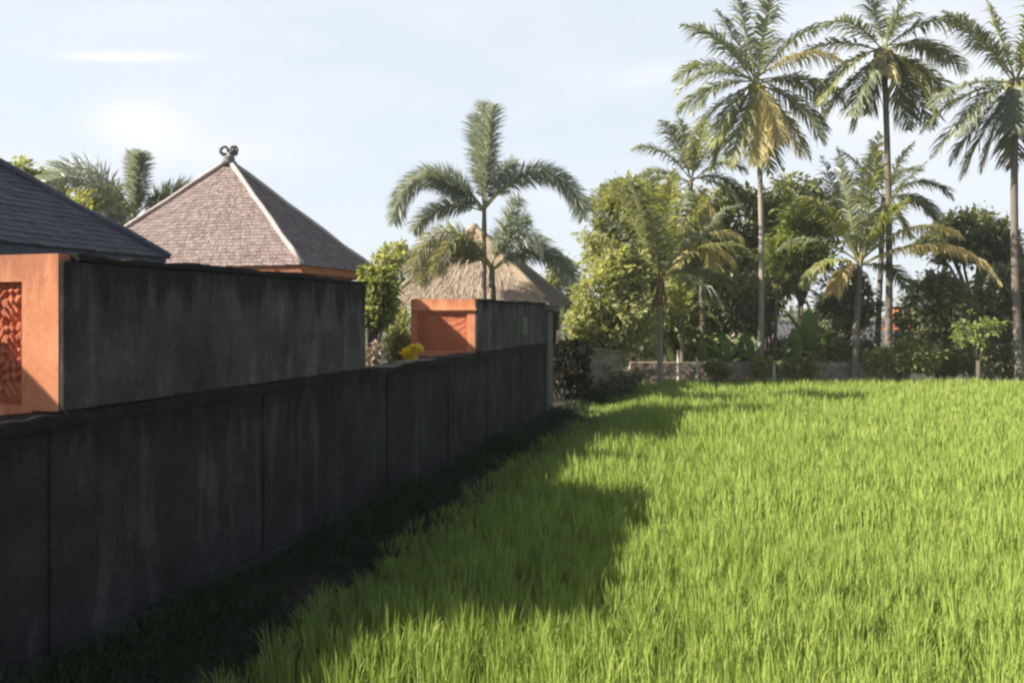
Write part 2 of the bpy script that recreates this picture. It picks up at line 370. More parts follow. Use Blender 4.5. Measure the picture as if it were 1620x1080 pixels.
def t_of(x, y): return -(x - WO.x) * 0.9609 + y * 0.2768
pos = []
for (y0, y1, xa, xb, tufts, per, spread, hw) in ((2.6, 8, -3, 8.5, 90, 30, 0.06, 0.0065), (8, 14, -2.6, 13.5, 64, 20, 0.08, 0.0095),
                                   (14, 20, -1.2, 18, 46, 12, 0.09, 0.0115), (20, 25.9, 0.2, 22.5, 46, 10, 0.09, 0.0135)):
    nT = int((y1 - y0) * (xb - xa) * tufts)
    tx = RNG.uniform(xa, xb, nT); ty = RNG.uniform(y0, y1, nT)
    keep = t_of(tx, ty) < -np.clip(1.30 - .07 * ty, .28, 1.0) - 0.9 * RNG.random(nT) ** 1.6
    tx, ty = tx[keep], ty[keep]
    th = RNG.normal(0.41, 0.04, len(tx)).clip(0.28, 0.52)
    # a gentle unevenness in growth across the field
    th *= 1 + 0.10 * np.sin(tx * 1.7 + 0.6 * ty) * np.sin(ty * 1.3 - 0.4 * tx)
    # shorter blades along the wall, shaped to keep its shaded strip dark
    th *= np.clip((-t_of(tx, ty) - .1) / 1.9, .5, 1)
    k = np.repeat(np.arange(len(tx)), per); n = len(k)
    az = RNG.uniform(0, 2 * np.pi, n); rr = spread * np.sqrt(RNG.random(n))
    px = tx[k] + np.cos(az) * rr; py = ty[k] + np.sin(az) * rr
    h = th[k] * RNG.uniform(0.60, 1.10, n); lean = RNG.gamma(2.0, 0.028, n).clip(0.005, 0.2)
    w = hw * RNG.uniform(0.7, 1.4, n)
    pos.append((np.stack([px, py, np.full(n, -0.25)], 1), h, lean, az + RNG.normal(0, .5, n), w, RNG.uniform(0, np.pi, n)))
cat = [np.concatenate([p[i] for p in pos]) for i in range(6)]
v, lo, sz = blades(*cat)
tag(np_mesh('rice_field', v, lo, sz, M['rice']), 'bright green young rice standing in a flooded flat field', 'rice', kind='stuff')
# rough grass on the bank at the far edge of the field
n = 16000
wx = RNG.uniform(2.2, 23, n); wy = 26.1 + np.abs(RNG.normal(0, .45, n))
h = RNG.uniform(.15, .42, n) * (0.35 + 0.65 * np.abs(np.sin(wx * 1.9) * np.sin(wx * .7 + 2)))
v, lo, sz = blades(np.stack([wx, wy, np.full(n, -.27)], 1), h, RNG.uniform(.05, .3, n), RNG.uniform(0, 2 * np.pi, n), RNG.uniform(.012, .03, n), RNG.uniform(0, np.pi, n))
tag(np_mesh('bank_grass', v, lo, sz, M['leaf_mid']), 'rough dark green grass on the bank between the rice and the trees', 'grass', kind='stuff')
# weeds along the foot of the wall
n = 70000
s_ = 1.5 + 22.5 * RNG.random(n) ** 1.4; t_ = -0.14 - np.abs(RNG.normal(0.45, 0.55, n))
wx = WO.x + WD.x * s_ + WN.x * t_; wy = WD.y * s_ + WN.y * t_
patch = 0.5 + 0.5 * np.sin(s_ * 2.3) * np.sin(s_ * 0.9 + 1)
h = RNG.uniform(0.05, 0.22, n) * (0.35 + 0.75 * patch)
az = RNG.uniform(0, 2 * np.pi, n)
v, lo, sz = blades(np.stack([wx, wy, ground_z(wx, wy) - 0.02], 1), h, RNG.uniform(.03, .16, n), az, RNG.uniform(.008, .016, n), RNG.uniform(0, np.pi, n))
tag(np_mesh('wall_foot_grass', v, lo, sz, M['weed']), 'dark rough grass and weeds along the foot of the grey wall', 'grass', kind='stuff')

# ------------------------------------------------------------------ boundary wall
def wall_slab(s0, s1, t0, t1, z0, z1, amp=0.006):
    mb = MB(); mb.wbox(s0, s1, t0, t1, z0, z1); return mb
wall = empty('boundary_wall', WP(5, 0, 0), 'long dark weathered concrete boundary wall with two raised sections beside the rice field', 'wall')
joints = [-2.5, 0.6, 2.9, 5.30, 7.64, 10.30, 12.43, 14.3, 16.5, 18.45]
for a, b in zip(joints[:-1], joints[1:]):
    wall_slab(a + 0.012, b - 0.012, 0.0, 0.2, -0.3, 1.475).build('wall_panel', M['concrete'], wall, bevel=0.006)
for j in joints:
    MB().wbox(j - 0.055, j + 0.055, -0.022 - 0.004 * random.random(), 0.19, -0.3, 1.47).build('pilaster', M['concrete'], wall, bevel=0.008)
MB().rough_bar(-2.6, 18.55, -0.14, -0.03, -0.35, 0.06, 0.012, 9, .14).build('plinth', M['plinth'], wall)
for a, b in ((-2.6, 5.37), (5.37, 9.71), (9.71, 13.81), (13.81, 18.56)):
    MB().rough_bar(a + .002, b - .002, -0.032, 0.27, 1.478, 1.566, 0.009, int(a * 10), .06).build('coping', M['concrete_edge'], wall)

def raised(s0, s1, zt, depth, nz0, nz1, n0, n1, carve_seed, end_cap):
    """a taller block on the wall with an orange end panel facing the near end and a sunk carved niche"""
    r = MB().wbox(s0 + .002, s1, 0.012, 0.058, 1.572, zt - 0.047).wbox(s0 + 0.10, s1 - .002, 0.058, depth, 1.572, zt - 0.047).build('raised_section', M['concrete_upper'], wall, bevel=0.01)
    r['label'] = 'mossy grey raised wall section'
    MB().rough_bar(s0 + 0.10, s1 + 0.02, -0.014, depth + 0.02, zt - 0.045, zt, 0.009, int(s0), .06).build('raised_coping', M['concrete_edge'], wall)
    zb = 1.50
    e = MB()
    ztop = zt
    e.wbox(s0, s0 + 0.098, 0.0595, n0, zb, ztop); e.wbox(s0, s0 + 0.098, n1, depth - .004, zb, ztop)
    e.wbox(s0 + .001, s0 + 0.098, n0 + .0005, n1 - .0005, nz1, ztop - .001); e.wbox(s0 + .001, s0 + 0.098, n0 + .0005, n1 - .0005, zb, nz0)
    ep = e.build('end_panel', M['orange'], wall); ep['label'] = 'sunlit orange plastered end panel'
    # carved relief plate at the back of the niche
    nu, nv = 110, 170
    g = []
    for j in range(nv + 1):
        for i in range(nu + 1):
            u = i / nu; v = j / nv
            t = n0 + (n1 - n0) * u; z = nz0 + (nz1 - nz0) * v
            a = math.sin(u * 17 + 2.2 * math.sin(v * 9 + carve_seed)) * math.sin(v * 21 + 2.5 * math.sin(u * 7 + carve_seed))
            b = math.sin(u * 37 + 3 * math.sin(v * 15)) * math.sin(v * 33 + 2 * math.sin(u * 19))
            if carve_seed:      # cut leaf scrolls with crisp edges
                a = math.sin(u * 31 + 2.4 * math.sin(v * 19 + carve_seed)) * math.sin(v * 43 + 2.6 * math.sin(u * 15))
                rel = 0.034 * min(1, max(0, (a + .25) * 3.2)) + 0.010 * max(0, b)
            else: rel = max(0.0, 0.5 + 0.55 * a) * 0.030 + max(0, b) * 0.010
            edge = min(1, min(u, 1 - u, v, 1 - v) * 14)
            g.append(WP(s0 + (0.062 if carve_seed else .034) - rel * edge * (1 if carve_seed else .25), t, z))
    fs = [(j * (nu + 1) + i, j * (nu + 1) + i + 1, (j + 1) * (nu + 1) + i + 1, (j + 1) * (nu + 1) + i) for j in range(nv) for i in range(nu)]
    mb = MB(); mb.v = [tuple(p) for p in g]; mb.f = fs
    c = mb.build('carved_niche', M['terracotta'], ep, smooth=True); c['label'] = 'sunk terracotta niche'
    return ep
raised(5.38, 9.70, 2.60, 1.20, 1.60, 2.42, 0.36, 0.90, 1.3, True)
ep = raised(13.82, 18.50, 2.47, 1.22, 1.60, 2.23, 0.20, 1.10, 0, True)
MB().wbox(13.78, 13.815, 0.02, 1.20, 2.27, 2.31).build('moulding', M['orange'], ep, bevel=.008)
# small square vent in the far raised section
MB().wbox(16.62, 16.98, -0.006, 0.10, 1.80, 2.16).build('vent_frame', M['pillar'], wall, bevel=.01)

# ------------------------------------------------------------------ roofs
def shingle_face(A, B, T, rows, per_m, seed, lift=0.012, ragged=0.012):
    """shingle courses on a triangular roof face, eave A-B and apex T"""
    rs = np.random.default_rng(seed)
    A, B, T = (np.array(q, float) for q in (A, B, T))
    nrm = np.cross(B - A, T - A); nrm /= np.linalg.norm(nrm)
    if nrm[2] < 0: nrm = -nrm
    vs = []; fs = []
    for r in range(rows):
        f0 = r / rows; f1 = min(1.0, (r + 1.35) / rows)
        a0 = A + (T - A) * f0; b0 = B + (T - B) * f0; a1 = A + (T - A) * f1; b1 = B + (T - B) * f1
        wdt = np.linalg.norm(b0 - a0); n = max(1, int(wdt * per_m))
        cuts = np.linspace(0, 1, n + 1); cuts[1:-1] += rs.uniform(-.3, .3, n - 1) / n
        for i in range(n):
            u0, u1 = cuts[i] + .04 / n, cuts[i + 1] - .04 / n
            dn = (a0 - a1) / max(1e-6, np.linalg.norm(a0 - a1)) * rs.uniform(-ragged, ragged)
            l = nrm * (lift * rs.uniform(.7, 1.4)); b = len(vs)
            vs += [a0 + (b0 - a0) * u0 + dn + l, a0 + (b0 - a0) * u1 + dn + l,
                   a1 + (b1 - a1) * u1 + nrm * .003, a1 + (b1 - a1) * u0 + nrm * .003,
                   a0 + (b0 - a0) * u0 + dn, a0 + (b0 - a0) * u1 + dn]
            fs += [(b, b + 1, b + 2, b + 3), (b + 4, b + 5, b + 1, b)]
    return vs, fs

def pyramid_roof(root, cor, apex, rows, per_m, m_light, m_under, thick=0.05):
    und = MB()
    ap = Vector(apex)
    for i in range(4):
        und.poly([cor[i], cor[(i + 1) % 4], ap])
    und.poly([c - Vector((0, 0, .001)) for c in cor[::-1]])
    mb = MB()
    for i in range(4):
        vs, fs = shingle_face(cor[i], cor[(i + 1) % 4], ap, rows, per_m, 31 + i)
        b = len(mb.v); mb.v += [tuple(q) for q in vs]; mb.f += [tuple(b + k for k in f) for f in fs]
    b = len(mb.v); mb.v += und.v; mb.f += [tuple(b + k for k in f) for f in und.f]
    return mb.build('roof', m_light, root)

def villa(name, label, near_right, along, back, z_e, rise, group, rows, mat, ridge, body, fascia):
    """near_right: (s,t) of the eave corner nearest wall and camera"""
    s0, t0 = near_right
    c = [WP(s0, t0, z_e), WP(s0 + along, t0, z_e), WP(s0 + along, t0 + back, z_e), WP(s0, t0 + back, z_e)]
    apex = WP(s0 + along / 2, t0 + back / 2, z_e + rise)
    root = empty(name, WP(s0 + along / 2, t0 + back / 2, 0), label, 'villa', group)
    roof = pyramid_roof(root, c, apex, rows, 13, mat, None)
    for k in range(4):
        p0 = Vector(c[k]) + Vector((0, 0, .02)); p1 = Vector(apex) + Vector((0, 0, .03))
        MB().tube([p0.lerp(p1, q / 8) + Vector((0, 0, 0.012 * math.sin(q * 2.2))) for q in range(9)], [0.034 + .006 * (q % 2) for q in range(9)], 8).build('ridge_cap', ridge, roof, smooth=True)
    f = MB()
    i_ = 0.03
    f.wbox(s0 + i_, s0 + along - i_, t0 + i_, t0 + i_ + .03, z_e - .11, z_e - .004)
    f.wbox(s0 + i_, s0 + along - i_, t0 + back - i_ - .03, t0 + back - i_, z_e - .11, z_e - .004)
    f.wbox(s0 + i_, s0 + i_ + .03, t0 + i_ + .03, t0 + back - i_ - .03, z_e - .11, z_e - .004)
    f.wbox(s0 + along - i_ - .03, s0 + along - i_, t0 + i_ + .03, t0 + back - i_ - .03, z_e - .11, z_e - .004)
    f.build('fascia', fascia, root)
    o = 0.38
    MB().wbox(s0 + o, s0 + along - o, t0 + o, t0 + back - o, -0.05, z_e - .005).build('wall', body, root)
    return root, roof, apex

near_villa, r_, a_ = villa('villa', 'near villa with dark slate grey shingled roof at the left edge', (3.37, 1.64), 5.0, 5.0, 2.80, 1.98, 'villas behind the wall', 36, M['shingle_dark'], M['ridge_dark'], M['orange'], M['ridge_dark'])
mid_villa, roof, apex = villa('villa', 'villa with sunlit pinkish brown shingled pyramid roof and a stone finial', (11.43, 1.88), 2.56, 4.29, 2.92, 1.84, 'villas behind the wall', 34, M['shingle'], M['ridge'], M['orange'], M['fascia'])
# carved finial: a collar with two curled horns
fz = Vector(apex)
fin = MB(); fin.lathe(fz + Vector((0, 0, -.06)), [(.12, 0), (.13, .05), (.09, .08), (.10, .12), (.06, .16)], 12)
for sg in (-1, 1):
    c = fz + Vector((0.075 * sg, 0, 0.19))
    pts = []
    for k in range(17):
        a = -math.pi / 2 - sg * 0.3 + sg * k / 16 * 5.4
        rr = 0.072 - 0.018 * k / 16
        pts.append(c + Vector((rr * math.cos(a), 0.015 * math.sin(k), rr * math.sin(a))))
    fin.tube(pts, [0.032 - 0.012 * k / 16 for k in range(17)], 8)
fin.tube([fz + Vector((0.02, 0, .06)), fz + Vector((0.03, 0, .13)), fz + Vector((0.09, 0, .20)), fz + Vector((.125, 0, .27))], [.05, .05, .035, .012], 8)
fin.build('finial', M['stone'], roof, smooth=True)

# thatched pavilion beyond the wall's far end
pav = empty('thatched_pavilion', Vector((-0.9, 23.0, 0)), 'open pavilion with a pale dry grass thatched pyramid roof behind the far raised wall', 'pavilion')
A2 = P(862, 473, 20.8); dirv = WD * 3.0; bk = WN * 4.5
pc = [A2, A2 + dirv, A2 + dirv + bk, A2 + bk]
pap = P(750, 362, 22.6)
mb = MB()
for i in range(4): mb.poly([pc[i], pc[(i + 1) % 4], pap])
mb.poly([c - Vector((0, 0, .12)) for c in pc[::-1]])
for i in range(4):
    a, b = pc[i], pc[(i + 1) % 4]; mb.poly([a - Vector((0, 0, .12)), b - Vector((0, 0, .12)), b, a])
roof = mb.build('roof', M['thatch_base'], pav)
vs = []; fsz = []
rs = np.random.default_rng(5); vv = []
for i in range(4):
    A, B, T = (np.array(q) for q in (pc[i], pc[(i + 1) % 4], pap))
    nrm = np.cross(B - A, T - A); nrm /= np.linalg.norm(nrm); nrm *= np.sign(nrm[2])
    n = 4200
    f = 1 - np.sqrt(rs.random(n)); u = rs.random(n)
    base = A + (T - A) * f[:, None]; end = B + (T - B) * f[:, None]
    p = base + (end - base) * u[:, None]
    down = (A + (B - A) * u[:, None]) - T; down /= np.linalg.norm(down, axis=1)[:, None]
    down += rs.normal(0, .06, (n, 3)); side = (B - A) / np.linalg.norm(B - A)
    ln = rs.uniform(.18, .42, n)[:, None]; w = rs.uniform(.012, .03, n)[:, None]; lf = rs.uniform(.01, .05, n)[:, None]
    q = np.stack([p - side * w * .5, p + side * w * .5, p + down * ln + side * w * .3 + nrm * lf, p + down * ln - side * w * .3 + nrm * lf], 1)
    vv.append(q.reshape(-1, 3))
vv = np.concatenate(vv); nq = len(vv) // 4
np_mesh('thatch', vv, np.arange(len(vv)), np.full(nq, 4), M['thatch'], roof)
for k in range(4):
    MB().tube([pc[k] + Vector((0, 0, .02)), pap + Vector((0, 0, .05))], [.07, .09], 8).build('ridge_roll', M['thatch_base'], roof)
MB().lathe(pap + Vector((0, 0, -.1)), [(.16, 0), (.17, .12), (.10, .22), (.04, .26)], 12).build('roof_cap', M['thatch_base'], roof)
for k in range(4):
    c = pc[k].lerp((pc[0] + pc[2]) / 2, .17)
    MB().lathe(Vector((c.x, c.y, -.2)), [(.11, 0), (.11, .3), (.075, .35), (.07, 2.2), (.10, 2.3), (.10, 2.68)], 10).build('column', M['dark_wood'], pav)
cc = [pc[k].lerp((pc[0] + pc[2]) / 2, .32) for k in range(4)]
mb = MB(); mb.hexa([Vector((c.x, c.y, -.1)) for c in cc] + [Vector((c.x, c.y, 2.5)) for c in cc]); mb.build('wall', M['dark_wood'], pav)

# gate pillar at the end of the wall
gp = empty('gate_pillar', WP(18.85, 0.15, 0), 'pale mossy stone gate pillar with a flat cap at the far end of the wall', 'pillar')
MB().wbox(18.58, 19.05, -0.06, 0.34, -.3, 2.28).build('shaft', M['pillar'], gp, bevel=.015)
MB().wbox(18.50, 19.15, -0.20, 0.42, 2.282, 2.36).wbox(18.54, 19.10, -0.14, 0.38, 2.362, 2.43).build('cap', M['pillar'], gp, bevel=.012)

# ------------------------------------------------------------------ foliage
def leaf_quads(c, dirs, ups, ln, wd):
    """diamond leaves folded along the midrib"""
    side = np.cross(dirs, ups); side /= np.linalg.norm(side, axis=1)[:, None] + 1e-9
    nr = np.cross(side, dirs)
    ln = ln[:, None]; wd = wd[:, None]
    v = np.stack([c, c + dirs * ln * .45 + side * wd * .5 + nr * wd * .12, c + dirs * ln - nr * ln * .08, c + dirs * ln * .45 - side * wd * .5 + nr * wd * .12], 1)
    return v.reshape(-1, 3)
def unit(a): return a / (np.linalg.norm(a, axis=1)[:, None] + 1e-9)

def crown(blobs, n, size, seed, clumps=40, shell=0.55):
    """leaves gathered in clumps through several ellipsoids: [(centre, (rx,ry,rz))]"""
    rs = np.random.default_rng(seed); vs = []
    vol = np.array([r[0] * r[1] * r[2] for c, r in blobs]) ** .7; vol /= vol.sum()
    for (c, r), w in zip(blobs, vol):
        c = np.array(c); r = np.array(r)
        k = max(6, int(clumps * w * len(blobs)))
        d = unit(rs.normal(size=(k, 3))); rad = (shell + (1 - shell) * rs.random(k)) * (0.86 + .26 * rs.random(k))
        cc = c + d * rad[:, None] * r
        cs = (0.20 + 0.18 * rs.random(k)) * r.mean()
        m = max(20, int(n * w))
        j = rs.integers(0, k, m)
        off = rs.normal(size=(m, 3)) * cs[j][:, None] * .62
        off[:, 2] *= .75
        p = cc[j] + off
        o = unit(p - c + rs.normal(size=(m, 3)) * r.mean() * .5)
        o[:, 2] -= .25; o = unit(o)
        up = unit(rs.normal(size=(m, 3)) * .5 + np.array([0, 0, 1.0]))
        ln = size * rs.uniform(.6, 1.5, m)
        vs.append(leaf_quads(p, o, up, ln, ln * rs.uniform(.4, .65, m)))
    return np.concatenate(vs)

def add_leaves(name, v, m, parent):
    nq = len(v) // 4
    return np_mesh(name, v, np.arange(len(v)), np.full(nq, 4), m, parent)

def tree(name, label, cat, base, blobs_px, d, m, n, size, seed, trunk=0.09, group=None, mat_bark=None, stems=1, clumps=40, depth_k=1.0, shell=.55):
    """blobs_px: (x, y, rx, ry) in photo pixels at depth d (+ optional own depth)"""
    base = Vector(base)
    root = empty(name, base, label, cat, group)
    bl = []
    for q in blobs_px:
        dd = q[4] if len(q) > 4 else d
        k = dd / FPX
        bl.append((P(q[0], q[1], dd), (q[2] * k, max(q[2], q[3]) * k * .9 * depth_k, q[3] * k)))
    add_leaves('crown' if trunk > .03 else 'foliage', crown(bl, n, size, seed, clumps, shell), m, root)
    rr = random.Random(seed)
    tb = MB()
    cen = sum((b[0] for b in bl), Vector()) / len(bl)
    for s in range(stems):
        b0 = base + Vector((rr.uniform(-.2, .2), rr.uniform(-.2, .2), -.1)) * (1 if stems > 1 else .0) + Vector((0, 0, -.1))
        fork = b0.lerp(cen, .55) + Vector((rr.uniform(-.1, .1), rr.uniform(-.1, .1), 0))
        fork.x = b0.x + (cen.x - b0.x) * .35
        tb.tube([b0, b0.lerp(fork, .5) + Vector((rr.uniform(-.06, .06), 0, 0)), fork], [trunk * 1.25, trunk, trunk * .8], 8)
        for (c, r) in bl:
            for k in range(3):
                tip = Vector(c) + Vector((rr.uniform(-.6, .6) * r[0], rr.uniform(-.6, .6) * r[1], rr.uniform(-.1, .75) * r[2]))
                mid = fork.lerp(tip, .5) + Vector((0, 0, .12 * (tip - fork).length * rr.uniform(-.4, 1)))
                tb.tube([fork, mid, tip], [trunk * .6, trunk * .35, trunk * .10], 6)
    tb.build('trunk' if trunk > .03 else 'stem', mat_bark or M['bark'], root, smooth=True)
    return root

def gbase(x, d):
    """foot of a plant seen at photo column x and depth d"""
    X = (x - HORX) / FPX * d
    z = float(ground_z(np.array([X]), np.array([d]))[0]); return Vector((X, d, z))

# ---- palms
def frond_mesh(p0, dir0, length, droop, seed, leaf_len, leaf_w, pairs, hang=0.5, plumose=False, petiole=0.14, taper=0.7):
    rs = np.random.default_rng(seed)
    nseg = 16; pts = [np.array(p0, float)]; dirs = []
    d = np.array(dir0, float); d /= np.linalg.norm(d)
    for k in range(nseg):
        u = k / nseg
        g = droop * (0.25 + 1.9 * u) * 2.2 / nseg
        d = d + np.array([0, 0, -g]); d /= np.linalg.norm(d)
        dirs.append(d.copy()); pts.append(pts[-1] + d * length / nseg)
    dirs.append(d.copy()); pts = np.array(pts); dirs = np.array(dirs)
    n = pairs * 2
    u = np.repeat(np.linspace(petiole, .995, pairs), 2) + rs.uniform(-.004, .004, n)
    u = u.clip(petiole, .999)
    sg = np.tile([-1.0, 1.0], pairs)
    k = (u * nseg).astype(int).clip(0, nseg - 1); fr = u * nseg - k
    p = pts[k] + (pts[k + 1] - pts[k]) * fr[:, None]; t = dirs[k]
    h = np.cross(t, np.array([0, 0, 1.0])); h = unit(h); up = np.cross(h, t)
    x = (u - petiole) / (1 - petiole)
    prof = np.minimum(1, (0.45 + 2.2 * x)) * np.minimum(1.0, (1.0 - x) * 2.6 + .22 * (1 - taper) + .12)
    if plumose: prof = np.minimum(1, .4 + 3 * x) * np.minimum(1, (1 - x) * 4.5 + .38)
    ln = leaf_len * prof * rs.uniform(.72, 1.2, n)
    if plumose:
        roll = rs.uniform(0, 2 * np.pi, n)
        sd = h * np.cos(roll)[:, None] + up * np.sin(roll)[:, None]
    else:
        roll = rs.normal(0.25, 0.16, n)
        sd = h * (sg * np.cos(roll))[:, None] + up * np.sin(roll)[:, None]
    if not plumose:        # torn and missing leaflets
        gap = np.sin(u * rs.uniform(25, 45) + rs.uniform(0, 6)) * sg > rs.uniform(.82, .96)
        ln = np.where(gap | (rs.random(n) < .06), ln * rs.uniform(.1, .5, n), ln)
    fwd = 0.55 + .5 * x
    ld = unit(sd + t * fwd[:, None] + rs.normal(0, .05, (n, 3)))
    down = np.array([0, 0, -1.0])
    q1 = p + ld * (ln * .5)[:, None] + down * (ln * .10 * hang)[:, None]
    ld2 = unit(ld + down * (hang * rs.uniform(.7, 1.5, n))[:, None])
    q2 = q1 + ld2 * (ln * .5)[:, None]
    wd = unit(np.cross(ld, np.cross(t, ld) + rs.normal(0, .25, (n, 3))))
    w = (leaf_w * (.6 + .4 * prof) * rs.uniform(.8, 1.2, n))[:, None]
    v = np.stack([p - wd * w * .3, p + wd * w * .3, q1 + wd * w * .5, q1 - wd * w * .5, q2], 1)
    b = (np.arange(n) * 5)[:, None]
    lo = np.concatenate([b + np.array([0, 1, 2, 3]), b + np.array([3, 2, 4])], 1).ravel()
    sz = np.tile([4, 3], n)
    rb = MB(); r0 = 0.011 * length
    rb.tube([Vector(q) for q in pts[::2]], [max(.004, r0 * (1 - .9 * i / 8)) for i in range(9)], 5)
    nv = n * 5
    v = np.concatenate([v.reshape(-1, 3), np.array(rb.v)])
    lo = np.concatenate([lo, np.array([i + nv for f in rb.f for i in f])])
    sz2 = np.array([len(f) for f in rb.f]); mi = np.concatenate([np.zeros(len(sz)), np.ones(len(sz2))])
    return v, lo, np.concatenate([sz, sz2]), mi

def palm(label, base, crown_pt, fronds, length, seed, r0=.13, r1=.10, leaf_len=.92, leaf_w=.056, pairs=80, bark=None,
         nuts=0, plumose=False, hang=.8, shaft=None, bend=0.0, name='coconut_palm', group=None, main='palm_green', sheath=None):
    base = Vector(base); c = Vector(crown_pt); rr = random.Random(seed)
    root = empty(name, base, label, 'palm', group)
    pts = []; rad = []
    nk = 26
    for k in range(nk + 1):
        u = k / nk
        p = (base + Vector((0, 0, -.15))).lerp(c, u); p.x += bend * math.sin(u * math.pi)
        pts.append(p); rad.append((r0 * (1 + .55 * (1 - u) ** 8) * (1 - u) + r1 * u) * (1 + .045 * (k % 2)))
    MB().tube(pts, rad, 10).build('trunk', bark or M['palm_bark'], root, smooth=True)
    if shaft:
        MB().tube([c - Vector((0, 0, shaft)), c - Vector((0, 0, shaft * .9)), c - Vector((0, 0, shaft * .4)), c + Vector((0, 0, .05))],
                  [r1 * 1.05, r1 * 1.35, r1 * 1.15, r1 * .6], 12).build('crownshaft', M['crownshaft'], root, smooth=True)
    if sheath:
        sm = MB()
        for k in range(26):
            a = rr.uniform(0, 6.28); h0 = rr.uniform(-.55, .1) * sheath
            q = c + Vector((math.cos(a) * r1 * 1.2, math.sin(a) * r1 * 1.2, h0))
            sm.tube([q, q + Vector((math.cos(a) * .10, math.sin(a) * .10, -.18)), q + Vector((math.cos(a) * .16, math.sin(a) * .16, -.5 * rr.uniform(.6, 1.3)))], [.05, .045, .015], 5)
        sm.build('dry_sheath', M['dry_sheath'], root)
    for i, f in enumerate(fronds):
        th, dep, lk, dr = f[:4]; mk = f[4] if len(f) > 4 else main
        mk = {'y': 'palm_yellow', 'b': 'palm_brown', 'f': 'palm_fresh', 'g': 'palm_green', 'u': 'palm_blue'}.get(mk, mk)
        dv = Vector((math.cos(R(th)), dep, math.sin(R(th))))
        off = Vector((dv.x, dv.y, 0)) * r1 * .6
        dr = dr * rr.uniform(.85, 1.25)
        v, lo, sz, mi = frond_mesh(c + off + Vector((0, 0, rr.uniform(-.12, .12))), dv, length * lk, dr, seed * 100 + i, leaf_len * (.8 + .2 * lk), leaf_w, int(pairs * (1.6 if mk == 'palm_brown' else 1)), hang * (2.2 if mk in ('palm_yellow', 'palm_brown') else 1), plumose)
        o = np_mesh('frond', v, lo, sz, [M[mk], M['rachis']], root, mi)
        if mk == 'palm_yellow': o['label'] = 'yellowing frond'
        if mk == 'palm_brown': o['label'] = 'dry golden brown frond'
    for k in range(nuts):
        a = rr.uniform(0, 6.28); rd = rr.uniform(.16, .27)
        q = c + Vector((math.cos(a) * rd, math.sin(a) * rd, rr.uniform(-.42, -.12)))
        MB().lathe(q, [(.02, -.12), (.075, -.09), (.10, 0), (.08, .08), (.02, .12)], 8).build('coconut', M['coconut'], root, smooth=True)
    return root

PG = 'palms beyond the rice field'
palm('tall coconut palm with pale thin trunk and yellow hanging fronds, left of the tall three', gbase(1202, 27.5), P(1196, 128, 27.5),
     [(98, .2, 1.3, .10), (85, -.3, 1.1, .12), (106, .35, 1.15, .15), (112, .5, .95, .25), (126, -.1, 1.15, .50), (139, .35, 1.05, .50), (68, .45, .95, .25), (54, -.1, 1.0, .40),
      (36, -.35, 1.0, .60, 'y'), (22, .3, 1.05, .55), (8, -.2, 1.1, .62), (158, -.15, 1.05, .52), (184, -.35, 1.0, .55),
      (206, .1, 1.05, .50), (222, -.3, 1.0, .42, 'f'), (236, .3, 1.05, .35), (172, .4, 1.0, .55), (-14, .2, 1.05, .45), (-52, -.15, 1.1, .2, 'f'), (-120, .2, 1.1, .15), (-30, -.15, 1.1, .35), 
      (-62, -.4, 1.05, .25, 'y'), (-78, -.6, .95, .2, 'y'), (-96, -.45, 1.1, .2, 'y'), (-112, -.3, 1.15, .15, 'f'), (-72, .4, 1.1, .2)],
     3.0, 1, .105, .075, bend=.12, bark=M['palm_bark_pale'], nuts=7, group=PG)
palm('tall coconut palm with a straight dark trunk, middle of the tall three', gbase(1405, 27), P(1398, 78, 27),
     [(95, .3, .9, .1), (75, -.2, .9, .2), (60, .4, 1.0, .35), (140, -.3, 1.0, .45), (42, -.1, 1.0, .5), (158, .1, 1.1, .45), (24, .3, 1.05, .5),
      (5, -.2, 1.05, .5), (190, .3, 1.05, .55), (-25, -.2, 1.05, .45), (220, .2, 1.15, .35, 'f'),
      (232, -.35, 1.05, .3), (205, -.1, 1.1, .42, 'f'), (-62, .25, 1.05, .2), (-10, .3, 1.0, .5, 'y'), (-42, .2, 1.15, .35), (-55, -.3, 1.1, .25, 'f'), (246, .1, 1.0, .25, 'f'), (-70, -.5, .5, .3), (255, -.6, .45, .3, 'y'), (-98, .4, .8, .2)],
     2.75, 2, .115, .085, bend=.10, nuts=9, group=PG)
palm('tall coconut palm with a thick trunk at the right edge of the view', gbase(1615, 26), P(1607, 128, 26),
     [(100, .2, 1.0, .1, 'f'), (84, -.3, 1.0, .1, 'f'), (122, .1, 1.0, .15), (136, -.2, 1.15, .25), (64, .2, 1.0, .3), (45, -.2, 1.0, .4), (25, .3, 1.0, .5),
      (176, -.2, 1.1, .35), (5, .1, 1.0, .5), (192, .15, 1.1, .35), (-15, -.2, 1.0, .45), (214, .1, 1.15, .22), (-35, .3, 1.0, .4),
      (240, .15, 1.15, .15), (252, .2, 1.0, .15, 'y'), (205, -.3, 1.05, .35), (-60, -.3, 1.0, .3), (255, -.4, .7, .15), (-80, .4, .9, .2), (232, .5, 1.0, .25)],
     3.05, 3, .125, .095, bend=-.12, nuts=10, group=PG)
palm('young coconut palm with upright fronds and two long golden fronds arching right', gbase(1350, 26.5), P(1360, 415, 26.5),
     [(96, .15, 1.15, .06), (88, -.25, 1.2, .05, 'f'), (103, -.1, 1.0, .10), (80, .3, 1.1, .12), (110, .3, .95, .25), (72, -.2, 1.05, .35), (62, .2, 1.0, .5), (122, -.2, .9, .45, 'f'),
      (42, .1, 1.15, .50, 'y'), (31, -.3, 1.3, .66, 'b'), (140, .2, .8, .6), (200, -.4, .45, .6, 'b'), (160, -.3, .7, .7, 'f'), (70, -.5, .7, .2, 'f'), (98, .4, 1.2, .05), (10, .4, .7, .6)],
     3.6, 4, .11, .09, leaf_len=.8, group=PG)
